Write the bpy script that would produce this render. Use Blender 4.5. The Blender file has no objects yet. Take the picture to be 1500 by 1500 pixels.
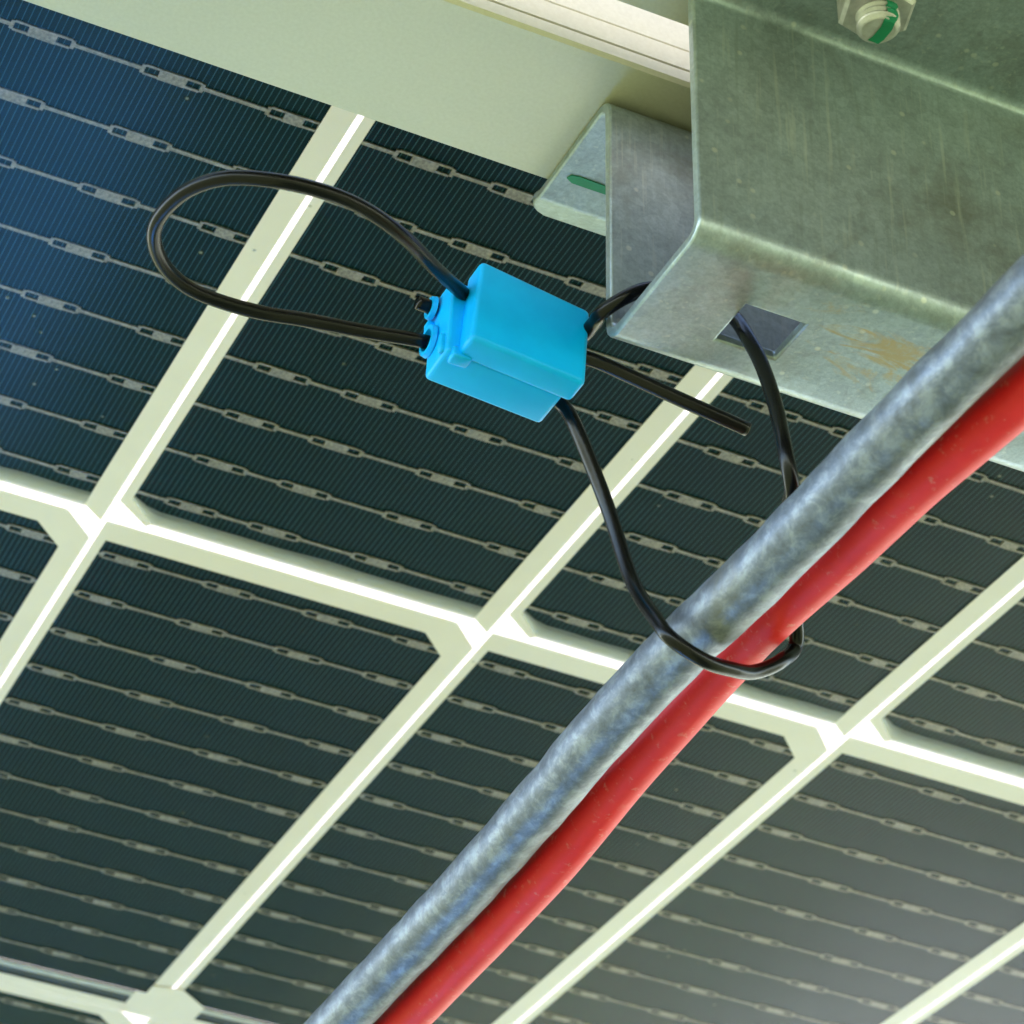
import bpy, bmesh, math, random
from mathutils import Vector, Matrix, noise

random.seed(7)
scene = bpy.context.scene
col = scene.collection

# ------------------------------------------------------------------ camera
CAM = Vector((-0.1290, -0.4773, -0.3528))
RIGHT = Vector((0.9239, -0.3764, 0.0690)).normalized()
DOWN = Vector((0.2761, 0.5307, -0.8013)).normalized()
FWD = RIGHT.cross(DOWN).normalized()
cam_d = bpy.data.cameras.new('camera')
cam = bpy.data.objects.new('camera', cam_d)
col.objects.link(cam)
m3 = Matrix((RIGHT, -DOWN, -FWD)).transposed()
cam.matrix_world = Matrix.Translation(CAM) @ m3.to_4x4()
cam_d.sensor_width = 36.0
cam_d.sensor_fit = 'HORIZONTAL'
cam_d.lens = 4080.8 / 1500.0 * 36.0
cam_d.shift_x = (750.0 - 390.8) / 1500.0
cam_d.shift_y = -(750.0 - 719.0) / 1500.0
cam_d.clip_start = 0.01
cam_d.clip_end = 3000.0
cam_d.dof.use_dof = True
cam_d.dof.focus_distance = 0.44
cam_d.dof.aperture_fstop = 60.0
scene.camera = cam

# ------------------------------------------------------------------ sky, sun, exposure
SUN_EL, SUN_ROT = math.radians(63), math.radians(-57)
world = bpy.data.worlds.new('World')
scene.world = world
world.use_nodes = True
wn = world.node_tree
wn.nodes.clear()
wo = wn.nodes.new('ShaderNodeOutputWorld')
bg = wn.nodes.new('ShaderNodeBackground')
sky = wn.nodes.new('ShaderNodeTexSky')
sky.sky_type = 'NISHITA'
sky.sun_disc = False
sky.sun_elevation = SUN_EL
sky.sun_rotation = SUN_ROT
sky.air_density = 1.0
sky.dust_density = 0.1
bg.inputs['Strength'].default_value = 0.15
wn.links.new(sky.outputs[0], bg.inputs['Color'])
wn.links.new(bg.outputs[0], wo.inputs['Surface'])

sun_d = bpy.data.lights.new('sun', 'SUN')
sun_d.energy = 5.0
sun_d.angle = math.radians(0.8)
sun_d.color = (1.0, 0.96, 0.90)
sun = bpy.data.objects.new('sun', sun_d)
col.objects.link(sun)
sdir = Vector((math.sin(SUN_ROT) * math.cos(SUN_EL), math.cos(SUN_ROT) * math.cos(SUN_EL), math.sin(SUN_EL)))
sun.rotation_euler = (-sdir).to_track_quat('-Z', 'Y').to_euler()
sun.location = (0, 0, 5)

scene.view_settings.view_transform = 'Standard'
scene.view_settings.look = 'None'
scene.view_settings.gamma = 1.0
scene.view_settings.use_curve_mapping = False
scene.view_settings.exposure = 3.15
cy = scene.cycles
cy.use_denoising = True
cy.max_bounces = 10
cy.diffuse_bounces = 6
cy.glossy_bounces = 5
cy.transmission_bounces = 6
cy.transparent_max_bounces = 32
cy.sample_clamp_indirect = 20.0
cy.caustics_reflective = False
cy.caustics_refractive = False


# ------------------------------------------------------------------ material helpers
def new_mat(name):
    m = bpy.data.materials.new(name)
    m.use_nodes = True
    nt = m.node_tree
    nt.nodes.clear()
    out = nt.nodes.new('ShaderNodeOutputMaterial')
    return m, nt, out


def N(nt, kind, **kw):
    n = nt.nodes.new(kind)
    for k, v in kw.items():
        if k in n.inputs.keys():
            n.inputs[k].default_value = v
        else:
            setattr(n, k, v)
    return n


def coords(nt, scale=(1, 1, 1)):
    tc = N(nt, 'ShaderNodeTexCoord')
    mp = N(nt, 'ShaderNodeMapping')
    mp.inputs['Scale'].default_value = scale
    nt.links.new(tc.outputs['Object'], mp.inputs['Vector'])
    return mp.outputs['Vector']


def noise_tex(nt, vec, scale, detail=4.0, rough=0.55, dist=0.0):
    n = N(nt, 'ShaderNodeTexNoise')
    n.inputs['Scale'].default_value = scale
    n.inputs['Detail'].default_value = detail
    n.inputs['Roughness'].default_value = rough
    n.inputs['Distortion'].default_value = dist
    nt.links.new(vec, n.inputs['Vector'])
    return n.outputs['Fac']


def ramp(nt, fac, stops):
    r = N(nt, 'ShaderNodeValToRGB')
    cr = r.color_ramp
    while len(cr.elements) < len(stops):
        cr.elements.new(0.5)
    for e, (p, c) in zip(cr.elements, stops):
        e.position = p
        e.color = (c[0], c[1], c[2], 1.0) if not isinstance(c, (int, float)) else (c, c, c, 1.0)
    nt.links.new(fac, r.inputs['Fac'])
    return r.outputs['Color']


def mixc(nt, fac, a, b, mode='MIX'):
    n = N(nt, 'ShaderNodeMix', data_type='RGBA', blend_type=mode)
    for sock, v in ((n.inputs[0], fac), (n.inputs[6], a), (n.inputs[7], b)):
        if isinstance(v, bpy.types.NodeSocket):
            nt.links.new(v, sock)
        elif isinstance(v, (int, float)):
            sock.default_value = v
        else:
            sock.default_value = (v[0], v[1], v[2], 1.0)
    return n.outputs[2]


def bump(nt, height, strength, distance):
    b = N(nt, 'ShaderNodeBump')
    b.inputs['Strength'].default_value = strength
    b.inputs['Distance'].default_value = distance
    nt.links.new(height, b.inputs['Height'])
    return b.outputs['Normal']


def principled(nt, out, base=None, rough=None, metal=0.0, normal=None, spec=None, **kw):
    p = N(nt, 'ShaderNodeBsdfPrincipled')
    for key, v in (('Base Color', base), ('Roughness', rough), ('Metallic', metal), ('Specular IOR Level', spec)):
        if v is None:
            continue
        if isinstance(v, bpy.types.NodeSocket):
            nt.links.new(v, p.inputs[key])
        elif isinstance(v, (int, float)):
            p.inputs[key].default_value = v
        else:
            p.inputs[key].default_value = (v[0], v[1], v[2], 1.0)
    for k, v in kw.items():
        p.inputs[k.replace('_', ' ')].default_value = v
    if normal is not None:
        nt.links.new(normal, p.inputs['Normal'])
    if out is not None:
        nt.links.new(p.outputs[0], out.inputs['Surface'])
    return p


M = {}


def mat_simple(name, base, rough, metal=0.0, nscale=200.0, var=0.15, bump_s=0.0, bump_d=0.0002, **kw):
    m, nt, out = new_mat(name)
    v = coords(nt)
    f = noise_tex(nt, v, nscale, 5.0)
    c = ramp(nt, f, [(0.3, tuple(x * (1 - var) for x in base)), (0.7, tuple(min(1.0, x * (1 + var)) for x in base))])
    nr = None
    if bump_s:
        nr = bump(nt, noise_tex(nt, v, nscale * 3, 3.0), bump_s, bump_d)
    principled(nt, out, c, rough, metal, nr, **kw)
    M[name] = m
    return m


# grass ground
m, nt, out = new_mat('grass')
v = coords(nt)
big = noise_tex(nt, v, 0.9, 4.0, 0.6)
fine = noise_tex(nt, v, 60.0, 6.0, 0.7)
c1 = ramp(nt, fine, [(0.25, (0.05, 0.07, 0.02)), (0.55, (0.13, 0.155, 0.055)), (0.8, (0.21, 0.22, 0.09))])
c2 = ramp(nt, fine, [(0.25, (0.07, 0.08, 0.025)), (0.75, (0.22, 0.22, 0.10))])
cc = mixc(nt, ramp(nt, big, [(0.42, 0.0), (0.62, 1.0)]), c1, c2)
principled(nt, out, cc, 0.9, 0.0, bump(nt, fine, 1.0, 0.03), 0.2)
M['grass'] = m

# stony patch added for the haze reflected in the cells
m, nt, out = new_mat('haze_gravel')
v = coords(nt)
vo = N(nt, 'ShaderNodeTexVoronoi')
vo.inputs['Scale'].default_value = 45.0
nt.links.new(v, vo.inputs['Vector'])
f = noise_tex(nt, v, 3.0, 5.0)
cc = mixc(nt, 0.6, ramp(nt, f, [(0.3, (0.15, 0.165, 0.10)), (0.7, (0.23, 0.245, 0.16))]), vo.outputs['Color'], 'SOFT_LIGHT')
principled(nt, out, cc, 0.9, 0.0, bump(nt, vo.outputs['Distance'], 0.8, 0.02), 0.2)
M['haze_gravel'] = m
mat_simple('haze_concrete', (0.38, 0.385, 0.35), 0.85, 0.0, 6.0, 0.15, 0.3, 0.01)

mat_simple('blue_reflector', (0.06, 0.32, 0.95), 0.5, 0.0, 4.0, 0.25, 0.3, 0.02)

# photovoltaic cell rear
m, nt, out = new_mat('cell')
v = coords(nt)
oi = N(nt, 'ShaderNodeObjectInfo')
f = noise_tex(nt, v, 18.0, 3.0)
ca = ramp(nt, f, [(0.3, (0.0, 0.0095, 0.013)), (0.7, (0.0, 0.014, 0.018))])
cb = mixc(nt, oi.outputs['Random'], (0.7, 0.85, 1.1), (1.2, 1.1, 0.95))
cc = mixc(nt, 1.0, ca, cb, 'MULTIPLY')
principled(nt, out, cc, 0.45, 0.0, None, 0.06)
M['cell'] = m

mat_simple('finger', (0.035, 0.10, 0.12), 0.6, 0.0, 900.0, 0.2, spec=0.1)
# busbar silver: grainy
m, nt, out = new_mat('busbar')
v = coords(nt)
f = noise_tex(nt, v, 1400.0, 3.0, 0.7)
f2 = noise_tex(nt, v, 300.0, 3.0, 0.6)
cc = mixc(nt, 0.5, ramp(nt, f, [(0.35, (0.07, 0.065, 0.055)), (0.65, (0.40, 0.355, 0.30))]), ramp(nt, f2, [(0.3, (0.14, 0.125, 0.105)), (0.7, (0.27, 0.24, 0.205))]))
principled(nt, out, cc, 0.5, 0.25, bump(nt, f, 0.4, 0.0001), 0.4)
M['busbar'] = m

mat_simple('glaze', (0.86, 0.77, 0.74), 0.55, 0.0, 60.0, 0.03)
mat_simple('slot_dark', (0.012, 0.02, 0.018), 0.5)
mat_simple('ribbon', (0.50, 0.49, 0.45), 0.4, 0.4, 300.0, 0.15)

# encapsulant: thin translucent white sheet that passes daylight between the cells
m, nt, out = new_mat('encapsulant')
tl = N(nt, 'ShaderNodeBsdfTranslucent')
tl.inputs['Color'].default_value = (0.15, 0.137, 0.124, 1)
df = N(nt, 'ShaderNodeBsdfDiffuse')
df.inputs['Color'].default_value = (0.7, 0.68, 0.62, 1)
mx = N(nt, 'ShaderNodeMixShader')
mx.inputs[0].default_value = 0.25
nt.links.new(tl.outputs[0], mx.inputs[1])
nt.links.new(df.outputs[0], mx.inputs[2])
nt.links.new(mx.outputs[0], out.inputs['Surface'])
M['encapsulant'] = m

# thin white layer for the painted glow along the first row gap
m, nt, out = new_mat('glow_white')
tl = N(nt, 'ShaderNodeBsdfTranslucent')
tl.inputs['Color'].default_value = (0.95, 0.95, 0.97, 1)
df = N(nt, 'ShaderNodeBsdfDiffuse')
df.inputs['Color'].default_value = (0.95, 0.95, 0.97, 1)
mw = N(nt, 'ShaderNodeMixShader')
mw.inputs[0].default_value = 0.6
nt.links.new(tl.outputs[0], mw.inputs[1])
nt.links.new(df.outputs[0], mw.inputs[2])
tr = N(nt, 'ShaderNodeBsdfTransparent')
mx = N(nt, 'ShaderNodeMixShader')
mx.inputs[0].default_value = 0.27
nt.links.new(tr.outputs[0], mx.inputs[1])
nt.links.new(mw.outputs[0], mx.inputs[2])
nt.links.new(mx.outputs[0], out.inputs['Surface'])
M['glow_white'] = m

# cover glass: thin pane, clear with Fresnel reflection, faintly textured
m, nt, out = new_mat('pane_glass')
v = coords(nt)
tr = N(nt, 'ShaderNodeBsdfTransparent')
gl = N(nt, 'ShaderNodeBsdfGlossy')
gl.inputs['Roughness'].default_value = 0.13
lw = N(nt, 'ShaderNodeLayerWeight')
lw.inputs['Blend'].default_value = 0.5
pw_ = N(nt, 'ShaderNodeMath', operation='POWER')
nt.links.new(lw.outputs['Facing'], pw_.inputs[0])
pw_.inputs[1].default_value = 6.0
fr = N(nt, 'ShaderNodeMath', operation='MULTIPLY_ADD')
nt.links.new(pw_.outputs[0], fr.inputs[0])
fr.inputs[1].default_value = 0.98
fr.inputs[2].default_value = 0.008
nb = bump(nt, noise_tex(nt, v, 800.0, 2.0, 0.5), 0.10, 0.0003)
nt.links.new(nb, gl.inputs['Normal'])
mx = N(nt, 'ShaderNodeMixShader')
nt.links.new(fr.outputs[0], mx.inputs[0])
nt.links.new(tr.outputs[0], mx.inputs[1])
nt.links.new(gl.outputs[0], mx.inputs[2])
vd = N(nt, 'ShaderNodeTexVoronoi')
vd.inputs['Scale'].default_value = 140.0
nt.links.new(v, vd.inputs['Vector'])
dust = mixc(nt, 1.0, ramp(nt, vd.outputs['Distance'], [(0.05, 0.55), (0.085, 0.0)]), ramp(nt, noise_tex(nt, v, 25.0, 3.0), [(0.52, 0.0), (0.60, 1.0)]), 'MULTIPLY')
dd = N(nt, 'ShaderNodeBsdfDiffuse')
dd.inputs['Color'].default_value = (0.30, 0.32, 0.30, 1)
md = N(nt, 'ShaderNodeMixShader')
nt.links.new(dust, md.inputs[0])
nt.links.new(mx.outputs[0], md.inputs[1])
nt.links.new(dd.outputs[0], md.inputs[2])
nt.links.new(md.outputs[0], out.inputs['Surface'])
M['pane_glass'] = m

# anodised aluminium frame
m, nt, out = new_mat('aluminium')
v = coords(nt, (1, 1, 1))
f = noise_tex(nt, v, 14.0, 4.0)
fs = noise_tex(nt, v, 1500.0, 2.0)
cc = mixc(nt, 0.12, ramp(nt, f, [(0.3, (0.53, 0.51, 0.44)), (0.7, (0.59, 0.57, 0.49))]), fs, 'OVERLAY')
principled(nt, out, cc, 0.5, 0.15, bump(nt, fs, 0.06, 0.0001), 0.5)
M['aluminium'] = m


def galv(name, base, rough, spangle, dirt, specks, lump=0.0, mud=None, metal=0.7, mottle=0.0):
    m, nt, out = new_mat(name)
    v = coords(nt)
    vo = N(nt, 'ShaderNodeTexVoronoi')
    vo.inputs['Scale'].default_value = spangle
    nt.links.new(v, vo.inputs['Vector'])
    n1 = noise_tex(nt, v, 70.0, 8.0, 0.72, 0.4)
    n2 = noise_tex(nt, v, 1100.0, 3.0, 0.7)
    b = tuple(base)
    c = ramp(nt, n1, [(0.28, tuple(x * 0.80 for x in b)), (0.72, tuple(min(1, x * 1.14) for x in b))])
    bw = N(nt, 'ShaderNodeRGBToBW')
    nt.links.new(vo.outputs['Color'], bw.inputs[0])
    c = mixc(nt, 0.10, c, bw.outputs[0], 'OVERLAY')
    c = mixc(nt, 0.35, c, n2, 'OVERLAY')
    if mottle:
        # cloudy zinc bloom with short streaks across the bar
        mv_ = coords(nt, (330.0, 260.0, 330.0))
        q1 = noise_tex(nt, mv_, 1.0, 7.0, 0.72, 0.35)
        c = mixc(nt, mottle, c, ramp(nt, q1, [(0.33, (0.045, 0.05, 0.05)), (0.48, tuple(b)), (0.62, (0.30, 0.33, 0.37))]))
    # dull dirt blotches
    d = noise_tex(nt, v, 22.0, 7.0, 0.7, 1.2)
    c = mixc(nt, ramp(nt, d, [(0.52, 0.0), (0.72, dirt)]), c, (0.16, 0.15, 0.11))
    if specks:
        vs = N(nt, 'ShaderNodeTexVoronoi')
        vs.inputs['Scale'].default_value = specks
        nt.links.new(v, vs.inputs['Vector'])
        gate = noise_tex(nt, v, 60.0, 2.0)
        sp = mixc(nt, 1.0, ramp(nt, vs.outputs['Distance'], [(0.09, 0.55), (0.15, 0.0)]), ramp(nt, gate, [(0.46, 0.0), (0.52, 1.0)]), 'MULTIPLY')
        c = mixc(nt, sp, c, (0.66, 0.68, 0.62))
        # fine pale scratches, stretched along the rail height
        sv = coords(nt, (900.0, 900.0, 60.0))
        sc_ = noise_tex(nt, sv, 1.0, 2.0, 0.5)
        c = mixc(nt, ramp(nt, sc_, [(0.60, 0.0), (0.75, 0.35)]), c, (0.62, 0.66, 0.62))
        c = mixc(nt, ramp(nt, sc_, [(0.25, 0.35), (0.42, 0.0)]), c, (0.22, 0.26, 0.25))
    if mud is not None:
        # sandy mud smear of a set shape on one spot
        (mx0, my0, mz0), (sx, sy, sz) = mud
        tc = N(nt, 'ShaderNodeTexCoord')
        mp = N(nt, 'ShaderNodeMapping', vector_type='POINT')
        mp.inputs['Location'].default_value = (-mx0 / sx, -my0 / sy, -mz0 / sz)
        mp.inputs['Scale'].default_value = (1 / sx, 1 / sy, 1 / sz)
        nt.links.new(tc.outputs['Object'], mp.inputs['Vector'])
        ln = N(nt, 'ShaderNodeVectorMath', operation='LENGTH')
        nt.links.new(mp.outputs['Vector'], ln.inputs[0])
        wob = noise_tex(nt, coords(nt, (70.0, 210.0, 150.0)), 1.0, 7.0, 0.72, 1.8)
        ad = N(nt, 'ShaderNodeMath', operation='MULTIPLY_ADD')
        nt.links.new(wob, ad.inputs[0])
        ad.inputs[1].default_value = 3.4
        nt.links.new(ln.outputs['Value'], ad.inputs[2])
        mk = ramp(nt, ad.outputs[0], [(0.0, 0.9), (1.0, 0.0)])
        rr = mk.node.color_ramp
        rr.elements[0].position = 0.0
        mr = N(nt, 'ShaderNodeMapRange')
        nt.links.new(ad.outputs[0], mr.inputs['Value'])
        mr.inputs['From Min'].default_value = 2.25
        mr.inputs['From Max'].default_value = 1.75
        mr.inputs['To Min'].default_value = 0.0
        mr.inputs['To Max'].default_value = 0.85
        c = mixc(nt, mr.outputs[0], c, (0.42, 0.31, 0.15))
        iv = N(nt, 'ShaderNodeMath', operation='MULTIPLY_ADD')
        nt.links.new(mr.outputs[0], iv.inputs[0])
        iv.inputs[1].default_value = -metal
        iv.inputs[2].default_value = metal
        metal = iv.outputs[0]
    r = ramp(nt, n1, [(0.3, rough + 0.1), (0.7, rough - 0.06)])
    h = mixc(nt, 0.5, n2, n1)
    nr = bump(nt, h, 0.18, 0.0003)
    if lump:
        nr2 = N(nt, 'ShaderNodeBump')
        nr2.inputs['Strength'].default_value = lump
        nr2.inputs['Distance'].default_value = 0.002
        nt.links.new(noise_tex(nt, v, 190.0, 5.0, 0.6, 0.8), nr2.inputs['Height'])
        nt.links.new(nr, nr2.inputs['Normal'])
        nr = nr2.outputs['Normal']
    principled(nt, out, c, r, metal, nr, 0.5)
    M[name] = m


galv('galvanised', (0.345, 0.415, 0.47), 0.34, 420.0, 0.6, 260.0, 0.0, ((0.064 - 0.2, -0.2100 + 0.2075, 0.0), (0.022, 0.0115, 0.009)), 0.64)
galv('galvanised_rod', (0.125, 0.142, 0.185), 0.47, 140.0, 0.5, 0.0, 0.10, None, 0.55, 0.5)
mat_simple('zinc_bolt', (0.50, 0.50, 0.52), 0.40, 0.6, 500.0, 0.2, 0.3, 0.0002)
mat_simple('green_paint', (0.0, 0.20, 0.11), 0.5, 0.0, 300.0, 0.15)

# red cable sheath: dusty
m, nt, out = new_mat('red_sheath')
v = coords(nt)
f = noise_tex(nt, v, 90.0, 6.0, 0.7)
f2 = noise_tex(nt, v, 600.0, 3.0, 0.7)
cc = ramp(nt, f, [(0.3, (0.66, 0.012, 0.016)), (0.62, (0.76, 0.022, 0.026)), (0.85, (0.72, 0.13, 0.11))])
cc = mixc(nt, ramp(nt, f2, [(0.60, 0.0), (0.74, 0.45)]), cc, (0.70, 0.34, 0.30))
principled(nt, out, cc, 0.5, 0.0, bump(nt, f, 0.1, 0.0005), 0.25)
M['red_sheath'] = m

mat_simple('black_cord', (0.0025, 0.0025, 0.003), 0.27, 0.0, 250.0, 0.3, 0.12, 0.0002, spec=0.24)
mat_simple('cord_core', (0.16, 0.13, 0.11), 0.7)
mat_simple('blue_plastic', (0.0, 0.385, 1.0), 0.4, 0.0, 160.0, 0.07, 0.12, 0.00015, spec=0.22)


# ------------------------------------------------------------------ object helpers
def tag(o, label=None, cat=None, group=None, kind=None):
    if label:
        o['label'] = label
    if cat:
        o['category'] = cat
    if group:
        o['group'] = group
    if kind:
        o['kind'] = kind
    return o


def empty(name, loc):
    o = bpy.data.objects.new(name, None)
    o.empty_display_size = 0.02
    col.objects.link(o)
    o.location = loc
    return o


def mesh_obj(name, verts, faces, mat, parent=None, base=(0, 0, 0), smooth=False):
    """verts are in place coordinates; base is the object's own origin there."""
    b = Vector(base)
    me = bpy.data.meshes.new(name)
    me.from_pydata([tuple(Vector(p) - b) for p in verts], [], faces)
    me.materials.append(M[mat])
    if smooth:
        for p in me.polygons:
            p.use_smooth = True
    me.update()
    o = bpy.data.objects.new(name, me)
    col.objects.link(o)
    if parent is not None:
        o.parent = parent
        o.location = b - Vector(parent_origin(parent))
    else:
        o.location = b
    return o


def parent_origin(o):
    p = Vector((0, 0, 0))
    while o is not None:
        p = p + o.location
        o = o.parent
    return p


def bm_obj(name, bm, mat, parent=None, base=(0, 0, 0), smooth=False):
    bmesh.ops.recalc_face_normals(bm, faces=bm.faces)
    bm.verts.index_update()
    vs = [v.co.copy() for v in bm.verts]
    fs = [[v.index for v in f.verts] for f in bm.faces]
    bm.free()
    return mesh_obj(name, vs, fs, mat, parent, base, smooth)


def add_box(bm, x0, x1, y0, y1, z0, z1, bevel=0.0, seg=2):
    r = bmesh.ops.create_cube(bm, size=1.0)
    vs = r['verts']
    for v in vs:
        v.co = Vector(((x0 + x1) / 2 + v.co.x * (x1 - x0), (y0 + y1) / 2 + v.co.y * (y1 - y0), (z0 + z1) / 2 + v.co.z * (z1 - z0)))
    if bevel:
        es = list({e for v in vs for e in v.link_edges})
        bmesh.ops.bevel(bm, geom=es, offset=bevel, segments=seg, profile=0.5, affect='EDGES')
    return vs


def catmull(pts, n=10):
    P = [Vector(p) for p in pts]
    P = [P[0] * 2 - P[1]] + P + [P[-1] * 2 - P[-2]]
    out = []
    for i in range(1, len(P) - 2):
        for k in range(n):
            t = k / n
            a, b, c, d = P[i - 1], P[i], P[i + 1], P[i + 2]
            out.append(0.5 * ((2 * b) + (c - a) * t + (2 * a - 5 * b + 4 * c - d) * t * t + (3 * b - a - 3 * c + d) * t ** 3))
    out.append(P[-2])
    return out


def sweep(path, radius, sides=16, wob=0.0, wscale=120.0):
    """tube along a polyline with parallel-transported rings, closed ends"""
    verts, faces = [], []
    t0 = (path[1] - path[0]).normalized()
    n = t0.orthogonal().normalized()
    for i, p in enumerate(path):
        t = (path[min(i + 1, len(path) - 1)] - path[max(i - 1, 0)]).normalized()
        n = (n - t * n.dot(t)).normalized()
        b = t.cross(n)
        for k in range(sides):
            a = 2 * math.pi * k / sides
            d = n * math.cos(a) + b * math.sin(a)
            r = radius
            if wob:
                r += wob * noise.noise((p + d * radius) * wscale)
            verts.append(p + d * r)
    for i in range(len(path) - 1):
        for k in range(sides):
            k2 = (k + 1) % sides
            faces.append((i * sides + k, i * sides + k2, (i + 1) * sides + k2, (i + 1) * sides + k))
    faces.append(tuple(range(sides))[::-1])
    faces.append(tuple((len(path) - 1) * sides + k for k in range(sides)))
    return verts, faces


# ------------------------------------------------------------------ ground
GZ = -1.5


def sheet(name, x0, x1, y0, y1, z, mat, nx=1, ny=1, jit=0.0):
    vs, fs = [], []
    for j in range(ny + 1):
        for i in range(nx + 1):
            x, y = x0 + (x1 - x0) * i / nx, y0 + (y1 - y0) * j / ny
            dz = jit * noise.noise(Vector((x * 1.7, y * 1.7, 3.1))) if jit else 0
            dx = jit * 3 * noise.noise(Vector((y * 0.8, x * 0.2, 9.0))) if jit and i in (0, nx) else 0
            vs.append((x + dx, y, z + dz))
    for j in range(ny):
        for i in range(nx):
            a = j * (nx + 1) + i
            fs.append((a, a + 1, a + nx + 2, a + nx + 1))
    return mesh_obj(name, vs, fs, mat)


tag(sheet('ground', -1500, 1500, -1500, 1500, GZ, 'grass'), kind='structure')
tag(sheet('haze_patch', 1.36, 40, 1.25, 4.6, GZ + 0.03, 'haze_gravel', 60, 12, 0.02), kind='structure')  # added out of view for the haze mirrored at lower right

tag(sheet('path', 1.72, 40, 2.15, 3.9, GZ + 0.07, 'haze_concrete', 40, 1), kind='structure')  # paler slab added out of view to strengthen the mirrored haze

# ------------------------------------------------------------------ solar panels
PX = 0.093
BS = 0.01707                     # busbar spacing
CH = 0.0072                      # cell corner cut
XL, XR = 0.0032, 0.0888          # cell edges inside one pitch
PAD_A = (0.0160, 0.0352, 0.0597, 0.0838)
PAD_B = (0.0102, 0.0346, 0.0588, 0.0812)
# rows: y0, y1, first busbar y, count, pads, corner cut side ('l' left / 'r' right corners), which ends are cut
ROWS_A = [
    dict(y0=-0.1900, y1=-0.0042, b0=-0.0138 - 10 * BS, n=11, pads=PAD_A, cut='l', top=0.004, bot=0.0),
    dict(y0=0.0060, y1=0.2105, b0=0.0117, n=12, pads=PAD_B, cut='m', top=0.0068, bot=0.0),
    dict(y0=0.2296, y1=0.4330, b0=0.2350, n=12, pads=PAD_B, cut='r', top=0.0054, bot=0.0),
]
for k in range(7):
    ROWS_A.append(dict(y0=0.4423 + k * 0.2135, y1=0.6463 + k * 0.2135, b0=0.4478 + k * 0.2135, n=12, pads=PAD_A, cut='l', top=0.0054, bot=0.004))


def cell_outline(y0, y1, cut, o=0.0, orr=0.0):
    """outline of a cell in its own column, corners cut on one side; o pulls the edges in"""
    xl, xr, a, b = XL + o, XR - o - orr, y0 + o, y1 - o
    c = CH
    pts = []
    # order: xl,a -> xr,a -> xr,b -> xl,b
    pts += [(xl + c, a), (xl, a + c)][::-1] if cut == 'l' else [(xl, a)]
    pts += [(xr - c, a), (xr, a + c)] if cut in ('r', 'm') else [(xr, a)]
    pts += [(xr, b - c), (xr - c, b)] if cut == 'r' else [(xr, b)]
    pts += [(xl + c, b), (xl, b - c)] if cut in ('l', 'm') else [(xl, b)]
    return pts


def outer_outline(r, cut):
    """outer edge of the pale printed border round a cell, same point order as cell_outline"""
    xl, xr = XL - 0.0020, XR + 0.0041
    a, b = r['y0'] - r['top'], r['y1'] + r['bot']
    c = CH
    pts = []
    pts += [(xl, a + c), (xl + c, a)] if cut == 'l' else [(xl, a)]
    pts += [(xr - c - 0.0005, a), (xr, a + c + 0.0005)] if cut in ('r', 'm') else [(xr, a)]
    pts += [(xr, b - c), (xr - c, b)] if cut == 'r' else [(xr, b + 0.0038 if r['bot'] == 0 else b)]
    pts += [(xl + c + 0.001, b + 0.0014), (xl, b - c + 0.0022)] if cut in ('l', 'm') else [(xl, b)]
    return pts


def prism(poly, z0, z1):
    n = len(poly)
    vs = [(x, y, z0) for x, y in poly] + [(x, y, z1) for x, y in poly]
    fs = [tuple(range(n))[::-1], tuple(range(n, 2 * n))]
    fs += [(i, (i + 1) % n, n + (i + 1) % n, n + i) for i in range(n)]
    return vs, fs


def bar_geometry(pads, y=0.0, extra_l=0.0):
    """busbar with its solder pads; each pad is a frame with two small windows"""
    z0, z1 = -0.00042, -0.00018
    vs, fs = [], []

    def quad(x0, x1, y0, y1, lo=z0):
        k = len(vs)
        vs.extend([(x0, y0, lo), (x1, y0, lo), (x1, y1, lo), (x0, y1, lo), (x0, y0, z1), (x1, y0, z1), (x1, y1, z1), (x0, y1, z1)])
        fs.extend([(k, k + 3, k + 2, k + 1), (k, k + 1, k + 5, k + 4), (k + 1, k + 2, k + 6, k + 5), (k + 2, k + 3, k + 7, k + 6), (k + 3, k, k + 4, k + 7)])

    hw, pw, pl = 0.00044, 0.00132, 0.0060
    x = XL - 0.0006 - extra_l
    for p in pads:
        a, b = p - pl, p + pl
        a, b = max(a, XL + 0.0006), min(b, XR - 0.0004)
        quad(x, a, y - hw, y + hw)
        e, w, s = 0.0007, 0.0027, 0.00078
        # ends, rails beside the windows, solid middle
        quad(a, a + e, y - pw * 0.8, y + pw * 0.8)
        quad(b - e, b, y - pw * 0.8, y + pw * 0.8)
        for u0, u1 in ((a + e, a + e + w), (b - e - w, b - e)):
            quad(u0, u1, y - pw, y - s)
            quad(u0, u1, y + s, y + pw)
        quad(a + e + w, b - e - w, y - pw, y + pw, z0 - 0.0001)
        x = b
    if x < XR - 0.0008:
        quad(x, XR + 0.0004, y - hw, y + hw)
    return vs, fs


def finger_geometry(y0, y1, cut):
    vs, fs = [], []
    n = 70
    for i in range(n):
        x = XL + 0.0008 + (XR - XL - 0.0016) * i / (n - 1)
        a, b = y0 + 0.0006, y1 - 0.0006
        if cut in ('l', 'm') and x < XL + CH:
            d = CH - (x - XL)
            b -= d
            if cut == 'l':
                a += d
        if cut in ('r', 'm') and x > XR - CH:
            d = CH - (XR - x)
            a += d
            if cut == 'r':
                b -= d
        k = len(vs)
        h = 0.000075
        vs.extend([(x - h, a, -0.00012), (x + h, a, -0.00012), (x + h, b, -0.00012), (x - h, b, -0.00012)])
        fs.append((k, k + 3, k + 2, k + 1))
    return vs, fs


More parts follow.
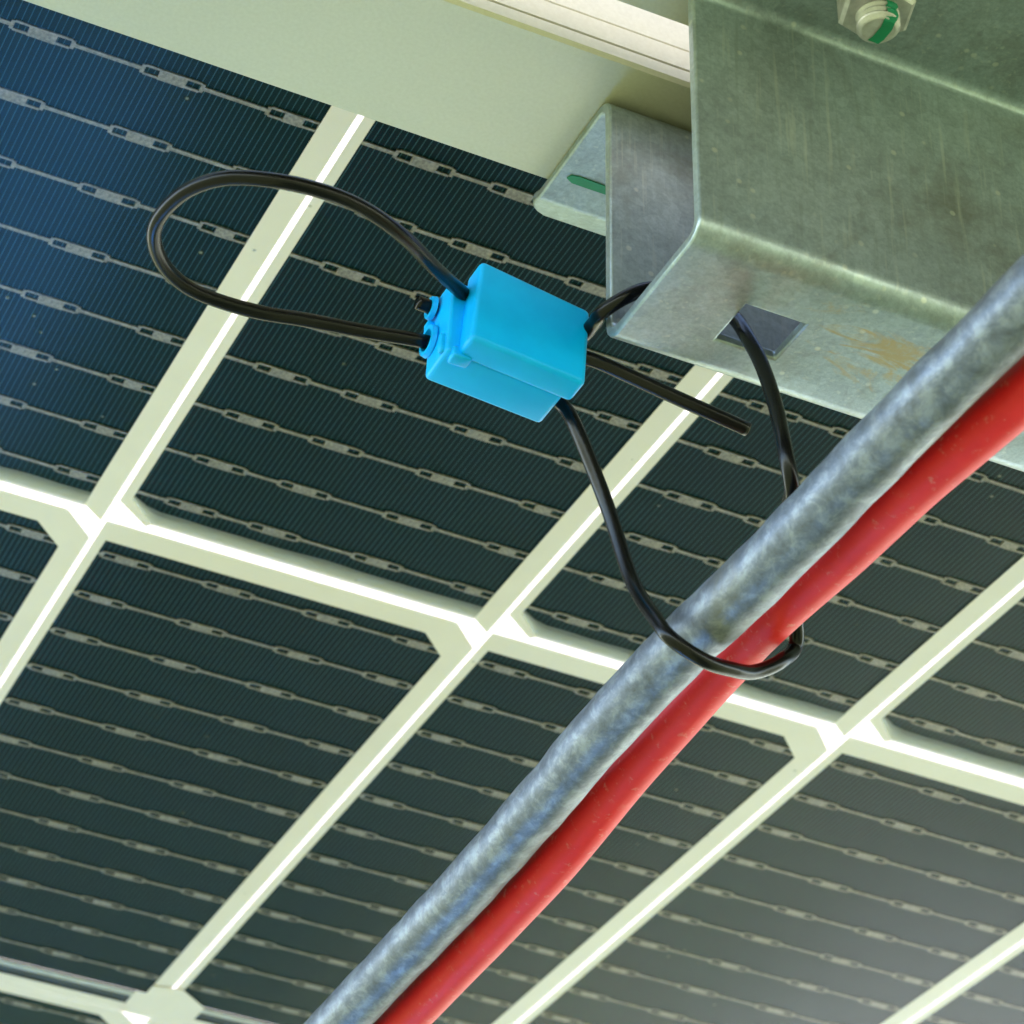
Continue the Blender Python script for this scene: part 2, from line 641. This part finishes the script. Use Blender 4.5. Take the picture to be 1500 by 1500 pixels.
def raw_mesh(name, vs, fs, mat):
    me = bpy.data.meshes.new(name)
    me.from_pydata([tuple(v) for v in vs], [], fs)
    me.materials.append(M[mat])
    me.update()
    return me


def link(name, me, parent, loc):
    o = bpy.data.objects.new(name, me)
    col.objects.link(o)
    o.parent = parent
    o.location = loc
    return o


def frame_bar(name, prof, a, b, axis, parent):
    """extrude a closed profile (u, z) along x or y"""
    n = len(prof)
    vs = []
    for t in (a, b):
        for u, z in prof:
            vs.append((t, u, z) if axis == 'x' else (u, t, z))
    fs = [(i, (i + 1) % n, n + (i + 1) % n, n + i) for i in range(n)]
    fs += [tuple(range(n)), tuple(range(n, 2 * n))[::-1]]
    bm = bmesh.new()
    bv = [bm.verts.new(v) for v in vs]
    for f in fs:
        bm.faces.new([bv[i] for i in f])
    o = bm_obj(name, bm, 'aluminium', parent, parent_origin(parent))
    return o


def frame_profile(y_out, inward, zb=-0.035, foot=0.0):
    """outer wall with shallow grooves, bottom flange, and the channel that grips the laminate"""
    s = inward
    t = 0.0016
    P = [(0, zb + 0.0006), (0.0006, zb), (0.0292, zb), (0.0298, zb + 0.0006), (0.0298, zb + t - 0.0004), (0.0294, zb + t),
         (t, zb + t), (t, -0.0052), (0.0095, -0.0052), (0.0095, -0.0032), (t, -0.0032), (t, 0.0042), (0.0095, 0.0042), (0.0095, 0.0058), (0, 0.0058),
         (0, -0.0120), (0.0008, -0.0123), (0.0008, -0.0132), (0, -0.0135),
         (0, zb + 0.0077), (0.0003, zb + 0.0076), (0.0003, zb + 0.0074), (0, zb + 0.0073),
         (0, zb + 0.0033), (0.0005, zb + 0.0032), (0.0005, zb + 0.0029), (0, zb + 0.0028)]
    # a foot moves everything but the bottom flange inwards, so the flange sticks out below the wall
    if foot:
        P = [(u if z < zb + t + 1e-6 and i < 6 else u + foot, z) for i, (u, z) in enumerate(P)]
        P.append((foot, zb + t))
        P.append((0.0004, zb + t))
    return [(y_out + s * u, z) for u, z in P]


def solar_panel(label, x0, x1, y0, y1, rows, ci, detail, foot=0.0):
    base = Vector(((x0 + x1) / 2, (y0 + y1) / 2, -0.035))
    root = empty('solar_panel', base)
    tag(root, label, 'solar panel')
    # frame: long sides along x carry the visible flange
    frame_bar('frame_rail', frame_profile(y0, 1), x0 + 0.0005, x1 - 0.0005, 'x', root)
    frame_bar('frame_rail', frame_profile(y1, -1, foot=foot), x0 + 0.0005, x1 - 0.0005, 'x', root)
    frame_bar('frame_rail', [(u, z) for u, z in frame_profile(x0, 1)], y0 + 0.0305, y1 - 0.0305, 'y', root)
    frame_bar('frame_rail', [(u, z) for u, z in frame_profile(x1, -1)], y0 + 0.0305, y1 - 0.0305, 'y', root)
    e = 0.003
    # panes and the translucent layer between them
    mesh_obj('rear_glass', [(x0 + e, y0 + e, -0.0022), (x1 - e, y0 + e, -0.0022), (x1 - e, y1 - e, -0.0022), (x0 + e, y1 - e, -0.0022)], [(0, 3, 2, 1)], 'pane_glass', root, base)
    mesh_obj('front_glass', [(x0 + e, y0 + e, 0.0032), (x1 - e, y0 + e, 0.0032), (x1 - e, y1 - e, 0.0032), (x0 + e, y1 - e, 0.0032)], [(0, 1, 2, 3)], 'pane_glass', root, base)
    mesh_obj('encapsulant_sheet', [(x0 + e, y0 + e, 0.0012), (x1 - e, y0 + e, 0.0012), (x1 - e, y1 - e, 0.0012), (x0 + e, y1 - e, 0.0012)], [(0, 1, 2, 3)], 'encapsulant', root, base)
    off = -base
    for ri, r in enumerate(rows):
        cut = r['cut']
        vs, fs = prism(cell_outline(r['y0'], r['y1'], cut), -0.0001, 0.0006)
        me_cell = raw_mesh('solar_cell', vs, fs, 'cell')
        vs, fs = finger_geometry(r['y0'], r['y1'], cut)
        me_fin = raw_mesh('contact_fingers', vs, fs, 'finger')
        # pale border ring printed on the rear pane
        a = cell_outline(r['y0'], r['y1'], cut, 0.0002, 0.0008)
        b = outer_outline(r, cut)
        n = len(a)
        vs = [(x, y, -0.0005) for x, y in a] + [(x, y, -0.0005) for x, y in b]
        fs = [(i, n + i, n + (i + 1) % n, (i + 1) % n) for i in range(n)]
        if r['bot'] == 0:            # no printed edge along the side that meets the bright gap
            fs = [f for f in fs if not (a[f[0]][1] > r['y1'] - 0.001 and a[f[3]][1] > r['y1'] - 0.001)]
        me_ring = raw_mesh('printed_border', vs, fs, 'glaze')
        bvs, bfs = bar_geometry(r['pads'])
        me_bar = raw_mesh('busbar', bvs, bfs, 'busbar')
        jv, jf = [], []
        for k in range(r['n']):
            q = len(jv)
            jv += [(x, y + r['b0'] + k * BS, z) for x, y, z in bvs]
            jf += [tuple(i + q for i in f) for f in bfs]
        me_bars = raw_mesh('busbar_rows', jv, jf, 'busbar')
        for i in range(ci[0], ci[1]):
            at = Vector((i * PX, 0, 0)) + off
            c = link('solar_cell', me_cell, root, at)
            f = link('contact_fingers', me_fin, c, (0, 0, 0))
            f['kind'] = 'stuff'
            link('printed_border', me_ring, root, at)
            if detail and detail[0] <= i < detail[1] and ri < 3:
                for k in range(r['n']):
                    link('busbar', me_bar, c, (0, r['b0'] + k * BS, 0))
            else:
                s = link('busbar_rows', me_bars, c, (0, 0, 0))
                s['kind'] = 'stuff'
    return root, off


A_X0, A_X1 = -0.220, 0.604
A_Y0 = -0.2020
panelA, offA = solar_panel('dark solar panel seen from below, its cell grid filling the picture behind the blue block', A_X0, A_X1, A_Y0, ROWS_A[-1]['y1'] + 0.026, ROWS_A, (-2, 6), (-2, 5))

# connector ribbons and printed patches along the middle seam of that panel
seam_ribbon = raw_mesh('connector_ribbon', *prism([(0.0120, 0.2110), (0.0850, 0.2110), (0.0850, 0.2134), (0.0120, 0.2134)], -0.0006, -0.0002), 'ribbon')
seam_slot = raw_mesh('seam_slot', [(0.0120, 0.2104, -0.0003), (0.0850, 0.2104, -0.0003), (0.0850, 0.2225, -0.0003), (0.0120, 0.2225, -0.0003)], [(0, 3, 2, 1)], 'slot_dark')
z = -0.0008
seam_patch = raw_mesh('printed_patch',
                      [(0.0120, 0.2180, z), (0.0850, 0.2180, z), (0.0850, 0.2235, z), (0.0120, 0.2235, z),
                       (-0.0086, 0.2092, z), (0.0124, 0.2092, z), (0.0124, 0.2235, z), (-0.0086, 0.2235, z),
                       (-0.0055, 0.2040, z), (0.0030, 0.2020, z), (0.0118, 0.2092, z), (-0.0055, 0.2092, z)],
                      [(0, 3, 2, 1), (4, 7, 6, 5), (8, 11, 10, 9)], 'glaze')
for i in range(-2, 6):
    at = Vector((i * PX, 0, 0)) + offA
    link('seam_slot', seam_slot, panelA, at)
    link('connector_ribbon', seam_ribbon, panelA, at)
    link('printed_patch', seam_patch, panelA, at)
# white glow painted over the cell edge along the first row gap: layers thin out away from the gap
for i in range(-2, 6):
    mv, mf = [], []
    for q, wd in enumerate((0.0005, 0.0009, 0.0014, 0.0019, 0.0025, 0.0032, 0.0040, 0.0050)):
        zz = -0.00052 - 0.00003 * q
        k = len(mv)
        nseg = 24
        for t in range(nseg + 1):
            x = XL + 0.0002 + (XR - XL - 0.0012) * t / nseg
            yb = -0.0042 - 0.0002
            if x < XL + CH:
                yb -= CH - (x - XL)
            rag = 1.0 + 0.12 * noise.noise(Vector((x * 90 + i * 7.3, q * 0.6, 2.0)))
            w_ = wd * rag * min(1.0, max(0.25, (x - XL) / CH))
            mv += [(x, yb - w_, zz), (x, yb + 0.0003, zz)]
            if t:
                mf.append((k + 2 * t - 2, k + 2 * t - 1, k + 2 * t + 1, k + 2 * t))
    link('row_gap_glow', raw_mesh('row_gap_glow', mv, mf, 'glow_white'), panelA, Vector((i * PX, 0, 0)) + offA)

ROWS_B = [
    dict(y0=-0.4240, y1=-0.2460, b0=-0.4180, n=10, pads=PAD_A, cut='l', top=0.004, bot=0.004),
    dict(y0=-0.6370, y1=-0.4330, b0=-0.6310, n=12, pads=PAD_B, cut='m', top=0.004, bot=0.004),
]
for k in range(6):
    ROWS_B.append(dict(y0=-0.8500 - k * 0.213, y1=-0.6460 - k * 0.213, b0=-0.8440 - k * 0.213, n=12, pads=PAD_A, cut='l', top=0.004, bot=0.004))
B_Y1 = -0.2126
panelB, offB = solar_panel('neighbouring solar panel beyond the white gap, only its grey green frame edge showing', A_X0, A_X1, ROWS_B[-1]['y0'] - 0.022, B_Y1, ROWS_B, (-2, 6), None, 0.012)

CY0 = ROWS_A[-1]['y1'] + 0.026 + 0.0106  # unseen panel added so its shadow darkens the ground the cells reflect
ROWS_C = [dict(y0=CY0 + 0.022 + k * 0.2135, y1=CY0 + 0.226 + k * 0.2135, b0=CY0 + 0.0275 + k * 0.2135, n=12, pads=PAD_A, cut='l', top=0.0054, bot=0.004) for k in range(9)]
solar_panel('unseen further solar panel added past the far end to shade the reflected ground', A_X0, A_X1, CY0, ROWS_C[-1]['y1'] + 0.026, ROWS_C, (-2, 6), None)

# ------------------------------------------------------------------ hat-section mounting rail
RX0, RX1 = 0.0213, 0.420
ZT, ZB = -0.0352, -0.0860
YF0, YF, YN, YN1 = -0.1680, -0.1932, -0.2217, -0.2480
T = 0.0018


def rounded_path(pts, r, n=6):
    out = [Vector(pts[0])]
    for i in range(1, len(pts) - 1):
        p, a, b = Vector(pts[i]), Vector(pts[i - 1]), Vector(pts[i + 1])
        u, w = (a - p).normalized(), (b - p).normalized()
        ang = u.angle(w)
        d = r / math.tan(ang / 2)
        s, e = p + u * d, p + w * d
        c = p + (u + w).normalized() * (r / math.sin(ang / 2))
        v0, v1 = s - c, e - c
        tot = v0.angle(v1)
        for k in range(n + 1):
            t = k / n
            q = (math.sin((1 - t) * tot) * v0 + math.sin(t * tot) * v1) / math.sin(tot)
            out.append(c + q)
    out.append(Vector(pts[-1]))
    return out


h = T / 2
ctr = rounded_path([(YF0 + 0.0042, ZT + 0.0020), (YF0 - 0.0022, ZT - h), (YF - h, ZT - h), (YF - h, ZB + h), (YN + h, ZB + h), (YN + h, ZT - h), (YN1, ZT - h)], 0.0027)
# the points that bound the square hole in the bottom plate
HX0, HX1, HY0, HY1 = 0.0350, 0.0450, -0.2107, -0.2018
dense = []
a0, a1 = ctr[0].copy(), ctr[1].copy()
ctr = [a0.lerp(a1, k / 6) for k in range(6)] + ctr[1:]
for i in range(len(ctr)):
    dense.append(ctr[i])
    if i + 1 < len(ctr):
        a, b = ctr[i], ctr[i + 1]
        if abs(a[1] - (ZB + h)) < 1e-5 and abs(b[1] - (ZB + h)) < 1e-5 and a[0] > HY1 and b[0] < HY0:
            dense.append(Vector((HY1, ZB + h)))
            dense.append(Vector((HY0, ZB + h)))
ctr = dense
nrm = []
for i in range(len(ctr)):
    t = (ctr[min(i + 1, len(ctr) - 1)] - ctr[max(i - 1, 0)]).normalized()
    nrm.append(Vector((-t[1], t[0])))
xs = [RX0, HX0, HX1, 0.08, 0.12, 0.2, 0.3, RX1]
bm = bmesh.new()
G = []
for xi, x in enumerate(xs):
    ring = []
    for c, nn in zip(ctr, nrm):
        p, q = c + nn * h, c - nn * h
        xx = x
        ring.append((bm.verts.new((xx, p[0], p[1])), bm.verts.new((xx, q[0], q[1]))))
    G.append(ring)
for xi in range(len(xs) - 1):
    for i in range(len(ctr) - 1):
        hole = xi == 1 and abs(ctr[i][0] - HY1) < 1e-6 and abs(ctr[i + 1][0] - HY0) < 1e-6
        if hole:
            for a, b in (((xi, i), (xi + 1, i)), ((xi + 1, i), (xi + 1, i + 1)), ((xi + 1, i + 1), (xi, i + 1)), ((xi, i + 1), (xi, i))):
                bm.faces.new((G[a[0]][a[1]][0], G[b[0]][b[1]][0], G[b[0]][b[1]][1], G[a[0]][a[1]][1]))
            continue
        for s in (0, 1):
            bm.faces.new((G[xi][i][s], G[xi + 1][i][s], G[xi + 1][i + 1][s], G[xi][i + 1][s]))
for end in (0, -1):
    for i in range(len(ctr) - 1):
        bm.faces.new((G[end][i][0], G[end][i + 1][0], G[end][i + 1][1], G[end][i][1]))
for e_ in (0, len(ctr) - 1):
    for xi in range(len(xs) - 1):
        bm.faces.new((G[xi][e_][0], G[xi + 1][e_][0], G[xi + 1][e_][1], G[xi][e_][1]))
# round the free corner of the far flange
for v in bm.verts:
    rc = 0.0060
    d = v.co.y - (YF0 + 0.0048 - rc)
    if d > 0 and v.co.x < RX0 + 1e-6 and v.co.z > -0.04:
        v.co.x += rc - math.sqrt(max(rc * rc - d * d, 0.0))
rail_base = Vector((0.2, -0.2075, ZB))
rail = bm_obj('mounting_rail', bm, 'galvanised', None, rail_base)
bv = rail.modifiers.new('edge', 'BEVEL')
bv.width = 0.00035
bv.segments = 2
bv.limit_method = 'ANGLE'
bv.angle_limit = math.radians(50)
for p in rail.data.polygons:
    p.use_smooth = True
es = rail.data
try:
    es.set_sharp_from_angle(angle=math.radians(40))
except Exception:
    pass
tag(rail, 'galvanised hat section steel rail with a square hole, bridging the two panel frames', 'rail')
# paint stroke on the flange that lies against the first panel
gm = [(0.0232, -0.1764), (0.0245, -0.1757), (0.0300, -0.1757), (0.0420, -0.1758), (0.0420, -0.1774), (0.0300, -0.1775), (0.0250, -0.1776), (0.0236, -0.1773)]
vs, fs = prism(gm, ZT - T - 0.00018, ZT - T + 0.0001)
o = mesh_obj('paint_mark', vs, fs, 'green_paint', rail, rail_base)
o['label'] = 'green paint stroke across the rail flange'

# ------------------------------------------------------------------ bolt with nut on the near flange
BX, BY = 0.0420, -0.2388
bolt_base = Vector((BX, BY, ZT - T))


def lathe(prof, sides=40, cx=BX, cy_=BY):
    vs, fs = [], []
    for r, zz in prof:
        for k in range(sides):
            a = 2 * math.pi * k / sides
            vs.append((cx + r * math.cos(a), cy_ + r * math.sin(a), zz))
    n = len(prof)
    for i in range(n - 1):
        for k in range(sides):
            k2 = (k + 1) % sides
            fs.append((i * sides + k, i * sides + k2, (i + 1) * sides + k2, (i + 1) * sides + k))
    fs.append(tuple(range(sides)))
    fs.append(tuple((n - 1) * sides + k for k in range(sides))[::-1])
    return vs, fs


bolt = empty('bolt', bolt_base)
tag(bolt, 'threaded bolt end with hexagon nut and green paint stripe on the galvanised rail', 'bolt')
R0 = 0.0032
z_end = -0.0525
prof = [(R0, ZT - T)]
zz = ZT - T - 0.0002
while zz > z_end + 0.0014:
    prof += [(R0, zz - 0.0003), (R0 - 0.00042, zz - 0.00065), (R0 - 0.00042, zz - 0.0008)]
    zz -= 0.0011
prof += [(R0, z_end + 0.0008), (R0 - 0.0001, z_end + 0.0006), (R0 - 0.0006, z_end + 0.0001), (R0 - 0.0008, z_end)]
vs, fs = lathe(prof)
mesh_obj('threaded_shank', vs, fs, 'zinc_bolt', bolt, bolt_base)
vs, fs = lathe([(0.0066, ZT - T), (0.0068, ZT - T - 0.0003), (0.0068, ZT - T - 0.0014), (0.0066, ZT - T - 0.0016), (0.0056, ZT - T - 0.0017), (0.0058, ZT - T - 0.0020), (0.0058, ZT - T - 0.0038), (0.0056, ZT - T - 0.0042)])
mesh_obj('washer', vs, fs, 'zinc_bolt', bolt, bolt_base)
bm = bmesh.new()
zt, zb = ZT - T - 0.0042, ZT - T - 0.0122
hexv = []
for zv, rr in ((zt, 0.0054), (zt - 0.0006, 0.0058), (zb + 0.0006, 0.0058), (zb, 0.0052)):
    hexv.append([bm.verts.new((BX + rr * math.cos(math.radians(60 * k + 12)), BY + rr * math.sin(math.radians(60 * k + 12)), zv)) for k in range(6)])
for a in range(3):
    for k in range(6):
        bm.faces.new((hexv[a][k], hexv[a][(k + 1) % 6], hexv[a + 1][(k + 1) % 6], hexv[a + 1][k]))
bm.faces.new(hexv[0])
bm.faces.new(hexv[3])
bm_obj('hexagon_nut', bm, 'zinc_bolt', bolt, bolt_base)
# paint stripe: down the thread side that faces -y and over the end
st = []
w = 0.0009
sx = BX + 0.0004
bm = bmesh.new()
rows_ = []
path = [(-(R0 + 0.00012), ZT - T - 0.0123)]
zz = ZT - T - 0.0123
while zz > z_end + 0.0014:
    zz -= 0.00055
    path.append((-(R0 + (0.0001 if len(path) % 2 else -0.0001)), zz))
path += [(-(R0 - 0.0003), z_end + 0.0003), (-(R0 - 0.0009), z_end - 0.00012), (-0.001, z_end - 0.00014), (0.0012, z_end - 0.00012), (R0 - 0.0010, z_end - 0.0001)]
for i, (yy, zv) in enumerate(path):
    jig = 0.0002 * math.sin(i * 1.9)
    rows_.append([bm.verts.new((sx + s * (w + jig * s) + 0.00002 * i, BY + yy + (0.00012 if abs(s) > 0.5 and zv > z_end else 0), zv)) for s in (-1, 0, 1)])
for a, b in zip(rows_[:-1], rows_[1:]):
    for k in range(2):
        bm.faces.new((a[k], a[k + 1], b[k + 1], b[k]))
o = bm_obj('paint_mark', bm, 'green_paint', bolt, bolt_base)
o['label'] = 'green torque stripe over the bolt end'

# ------------------------------------------------------------------ steel rod and red cable under the rail
rod_pts = [(0.0470, -0.34, -0.112), (0.0460, -0.305, -0.116), (0.0452, -0.2769, -0.119), (0.0448, -0.2667, -0.1200), (0.0438, -0.2553, -0.1215), (0.0426, -0.2377, -0.1230), (0.0418, -0.2188, -0.1245),
           (0.0409, -0.1975, -0.1260), (0.0401, -0.1817, -0.1265), (0.0397, -0.1557, -0.1280), (0.0403, -0.1370, -0.1290), (0.0410, -0.1015, -0.1305),
           (0.0412, -0.0533, -0.1320), (0.0414, -0.0221, -0.1330), (0.0420, 0.10, -0.137), (0.043, 0.30, -0.142)]
vs, fs = sweep(catmull(rod_pts, 14), 0.00445, 28, 0.00022, 160.0)
rod = mesh_obj('steel_rod', vs, fs, 'galvanised_rod', None, (0.041, -0.15, -0.135), True)
tag(rod, 'blotchy galvanised round steel rod running beside the red cable', 'rod')
red_pts = [(0.0570, -0.34, -0.114), (0.0556, -0.30, -0.118)] + [(0.0555, -0.2651, -0.1205), (0.0546, -0.2548, -0.121), (0.0528, -0.2399, -0.122), (0.0519, -0.225, -0.122), (0.0521, -0.2067, -0.1215), (0.0514, -0.1872, -0.1215), (0.0514, -0.1743, -0.122), (0.0509, -0.1439, -0.1255), (0.0505, -0.1156, -0.13), (0.0509, -0.0596, -0.1325), (0.0515, -0.0294, -0.1335)] + [(0.0520, 0.10, -0.138), (0.053, 0.30, -0.143)]
vs, fs = sweep(catmull(red_pts, 10), 0.0037, 24, 0.00008, 90.0)
red = mesh_obj('red_cable', vs, fs, 'red_sheath', None, (0.048, -0.15, -0.135), True)
tag(red, 'thick red sheathed cable hanging alongside the galvanised rod', 'cable')

# ------------------------------------------------------------------ blue clamp block
bb = Vector((0.0095, -0.184, -0.0915))
block = empty('clamp_block', bb)
tag(block, 'bright blue plastic clamp block threaded with black cord', 'clamp')


def skew_box(corners, y0, y1, bevel, seg):
    """block with a four-cornered (x, z) outline between two y planes"""
    bm = bmesh.new()
    lo = [bm.verts.new((x, y0, z)) for x, z in corners]
    hi = [bm.verts.new((x, y1, z)) for x, z in corners]
    bm.faces.new(lo)
    bm.faces.new(hi[::-1])
    for k in range(4):
        bm.faces.new((lo[k], hi[k], hi[(k + 1) % 4], lo[(k + 1) % 4]))
    bmesh.ops.recalc_face_normals(bm, faces=bm.faces)
    bmesh.ops.bevel(bm, geom=list(bm.edges), offset=bevel, segments=seg, profile=0.5, affect='EDGES')
    return bm


bm = skew_box([(-0.0006, -0.0752), (0.0190, -0.0784), (0.0183, -0.0914), (-0.0012, -0.0897)], -0.1858, -0.1778, 0.0008, 3)
bm_obj('body', bm, 'blue_plastic', block, bb, False)
bm = skew_box([(0.0020, -0.0742), (0.0204, -0.0773), (0.0196, -0.0919), (0.0007, -0.0899)], -0.1904, -0.1852, 0.0009, 4)
bm_obj('cover', bm, 'blue_plastic', block, bb, False)
bm = bmesh.new()
add_box(bm, -0.0002, 0.0030, -0.1862, -0.1838, -0.0905, -0.0885, 0.0004, 2)
bm_obj('latch', bm, 'blue_plastic', block, bb, False)
bm = bmesh.new()
add_box(bm, -0.0018, -0.0002, -0.1850, -0.1838, -0.0892, -0.0858, 0.0003, 2)
add_box(bm, -0.0018, -0.0002, -0.1800, -0.1782, -0.0812, -0.0796, 0.0003, 2)
bm_obj('rib', bm, 'blue_plastic', block, bb, False)
for (yy, zv, rr) in ((-0.1803, -0.0776, 0.0014), (-0.1797, -0.0836, 0.0021)):
    # raised collar round each cord hole on the left end
    vs, fs = [], []
    n = 20
    for xo, r_ in ((-0.0012, rr + 0.0006), (-0.0019, rr + 0.0004), (-0.0019, rr - 0.0003), (-0.0008, rr - 0.0005)):
        for k in range(n):
            a = 2 * math.pi * k / n
            vs.append((xo, yy + r_ * math.cos(a), zv + r_ * math.sin(a)))
    for i in range(3):
        for k in range(n):
            k2 = (k + 1) % n
            fs.append((i * n + k, i * n + k2, (i + 1) * n + k2, (i + 1) * n + k))
    mesh_obj('cord_collar', vs, fs, 'blue_plastic', block, bb, True)
for o in block.children:
    o.data.polygons.foreach_set('use_smooth', [True] * len(o.data.polygons))
    try:
        o.data.set_sharp_from_angle(angle=math.radians(50))
    except Exception:
        pass

# ------------------------------------------------------------------ black cord: one continuous run
cord_pts = [(0.0466, -0.1908, -0.0910), (0.0400, -0.1902, -0.0895), (0.0339, -0.1896, -0.0880), (0.0270, -0.1890, -0.0863), (0.0215, -0.1884, -0.0850), (0.0150, -0.1865, -0.0835), (0.0080, -0.1840, -0.0790),
            (0.0040, -0.1838, -0.0775), (0.0000, -0.1870, -0.0785), (-0.0062, -0.1925, -0.0812), (-0.0148, -0.1997, -0.0838), (-0.0229, -0.2038, -0.0850), (-0.0299, -0.2054, -0.0860),
            (-0.0371, -0.2054, -0.0870), (-0.0433, -0.2028, -0.0870), (-0.0471, -0.1982, -0.0870), (-0.0487, -0.1922, -0.0870), (-0.0482, -0.1872, -0.0870),
            (-0.0452, -0.1819, -0.0865), (-0.0406, -0.1780, -0.0860), (-0.0351, -0.1762, -0.0855), (-0.0274, -0.1759, -0.0850), (-0.0201, -0.1769, -0.0845),
            (-0.0116, -0.1778, -0.0840), (-0.0042, -0.1788, -0.0835), (0.0005, -0.1790, -0.0832), (0.0090, -0.1800, -0.0845), (0.0160, -0.1800, -0.0858)]
cord_pts += [(0.0206, -0.1802, -0.088), (0.0227, -0.1813, -0.093), (0.0279, -0.1809, -0.105), (0.0315, -0.1818, -0.118), (0.0326, -0.1867, -0.1275), (0.0341, -0.1888, -0.1318), (0.0392, -0.1885, -0.1335), (0.0445, -0.187, -0.1325), (0.0496, -0.1849, -0.1302), (0.0545, -0.1846, -0.1265), (0.0572, -0.1845, -0.122)]
cord_pts += [(0.0512, -0.1935, -0.1185), (0.0480, -0.1985, -0.1160), (0.0435, -0.2060, -0.1165), (0.0408, -0.2112, -0.1175), (0.0389, -0.2129, -0.1130), (0.0391, -0.2109, -0.1040), (0.0387, -0.2086, -0.0950), (0.0377, -0.2066, -0.0885), (0.0372, -0.2038, -0.0825),
             (0.0350, -0.2015, -0.0785), (0.0305, -0.1995, -0.0770)]
cord_pts += [(0.0256, -0.1989, -0.0775), (0.0218, -0.1983, -0.0803), (0.0197, -0.1952, -0.0816), (0.0202, -0.1914, -0.0808), (0.0196, -0.1875, -0.0808)]
cord_pts += [(0.0150, -0.1840, -0.0800), (0.0080, -0.1815, -0.0785), (0.0000, -0.1803, -0.0775), (-0.0040, -0.1805, -0.0775)]
path = catmull(cord_pts, 9)
vs, fs = sweep(path, 0.00112, 16, 0.00003, 300.0)
cord = mesh_obj('black_cord', vs, fs, 'black_cord', None, (0.0, -0.19, -0.10), True)
tag(cord, 'black cord looped through the blue block, the rail hole and round the rod', 'cord')
# cut end of the cord: pale core
p0, p1 = path[0], path[1]
d = (p0 - p1).normalized()
vs, fs = sweep([p0 - d * 0.0002, p0 + d * 0.00012], 0.0009, 14)
o = mesh_obj('cut_end', vs, fs, 'cord_core', cord, cord.location)

# ------------------------------------------------------------------ blue sheet added out of view for its reflection in the cells
vs, fs = [], []
nx = ny = 28
for j in range(ny + 1):
    for i in range(nx + 1):
        x, y = -0.42 + 0.80 * i / nx, 1.22 + 0.66 * j / ny
        q = Vector((x * 4, y * 4, 0))
        zz = GZ + 0.035 + 0.035 * noise.noise(q) + 0.015 * noise.noise(q * 3.1)
        vs.append((x + 0.05 * noise.noise(q * 0.7 + Vector((5, 0, 0))), y + 0.05 * noise.noise(q * 0.7), max(zz, GZ + 0.006)))
for j in range(ny):
    for i in range(nx):
        a = j * (nx + 1) + i
        fs.append((a, a + 1, a + nx + 2, a + nx + 1))
blue_reflector = mesh_obj('reflector', vs, fs, 'blue_reflector', None, (0.0, 1.55, GZ), True)
so = blue_reflector.modifiers.new('thickness', 'SOLIDIFY')
so.thickness = 0.003
tag(blue_reflector, 'blue sheet added on the grass out of view, seen only as the blue reflection in the panel', 'reflector')
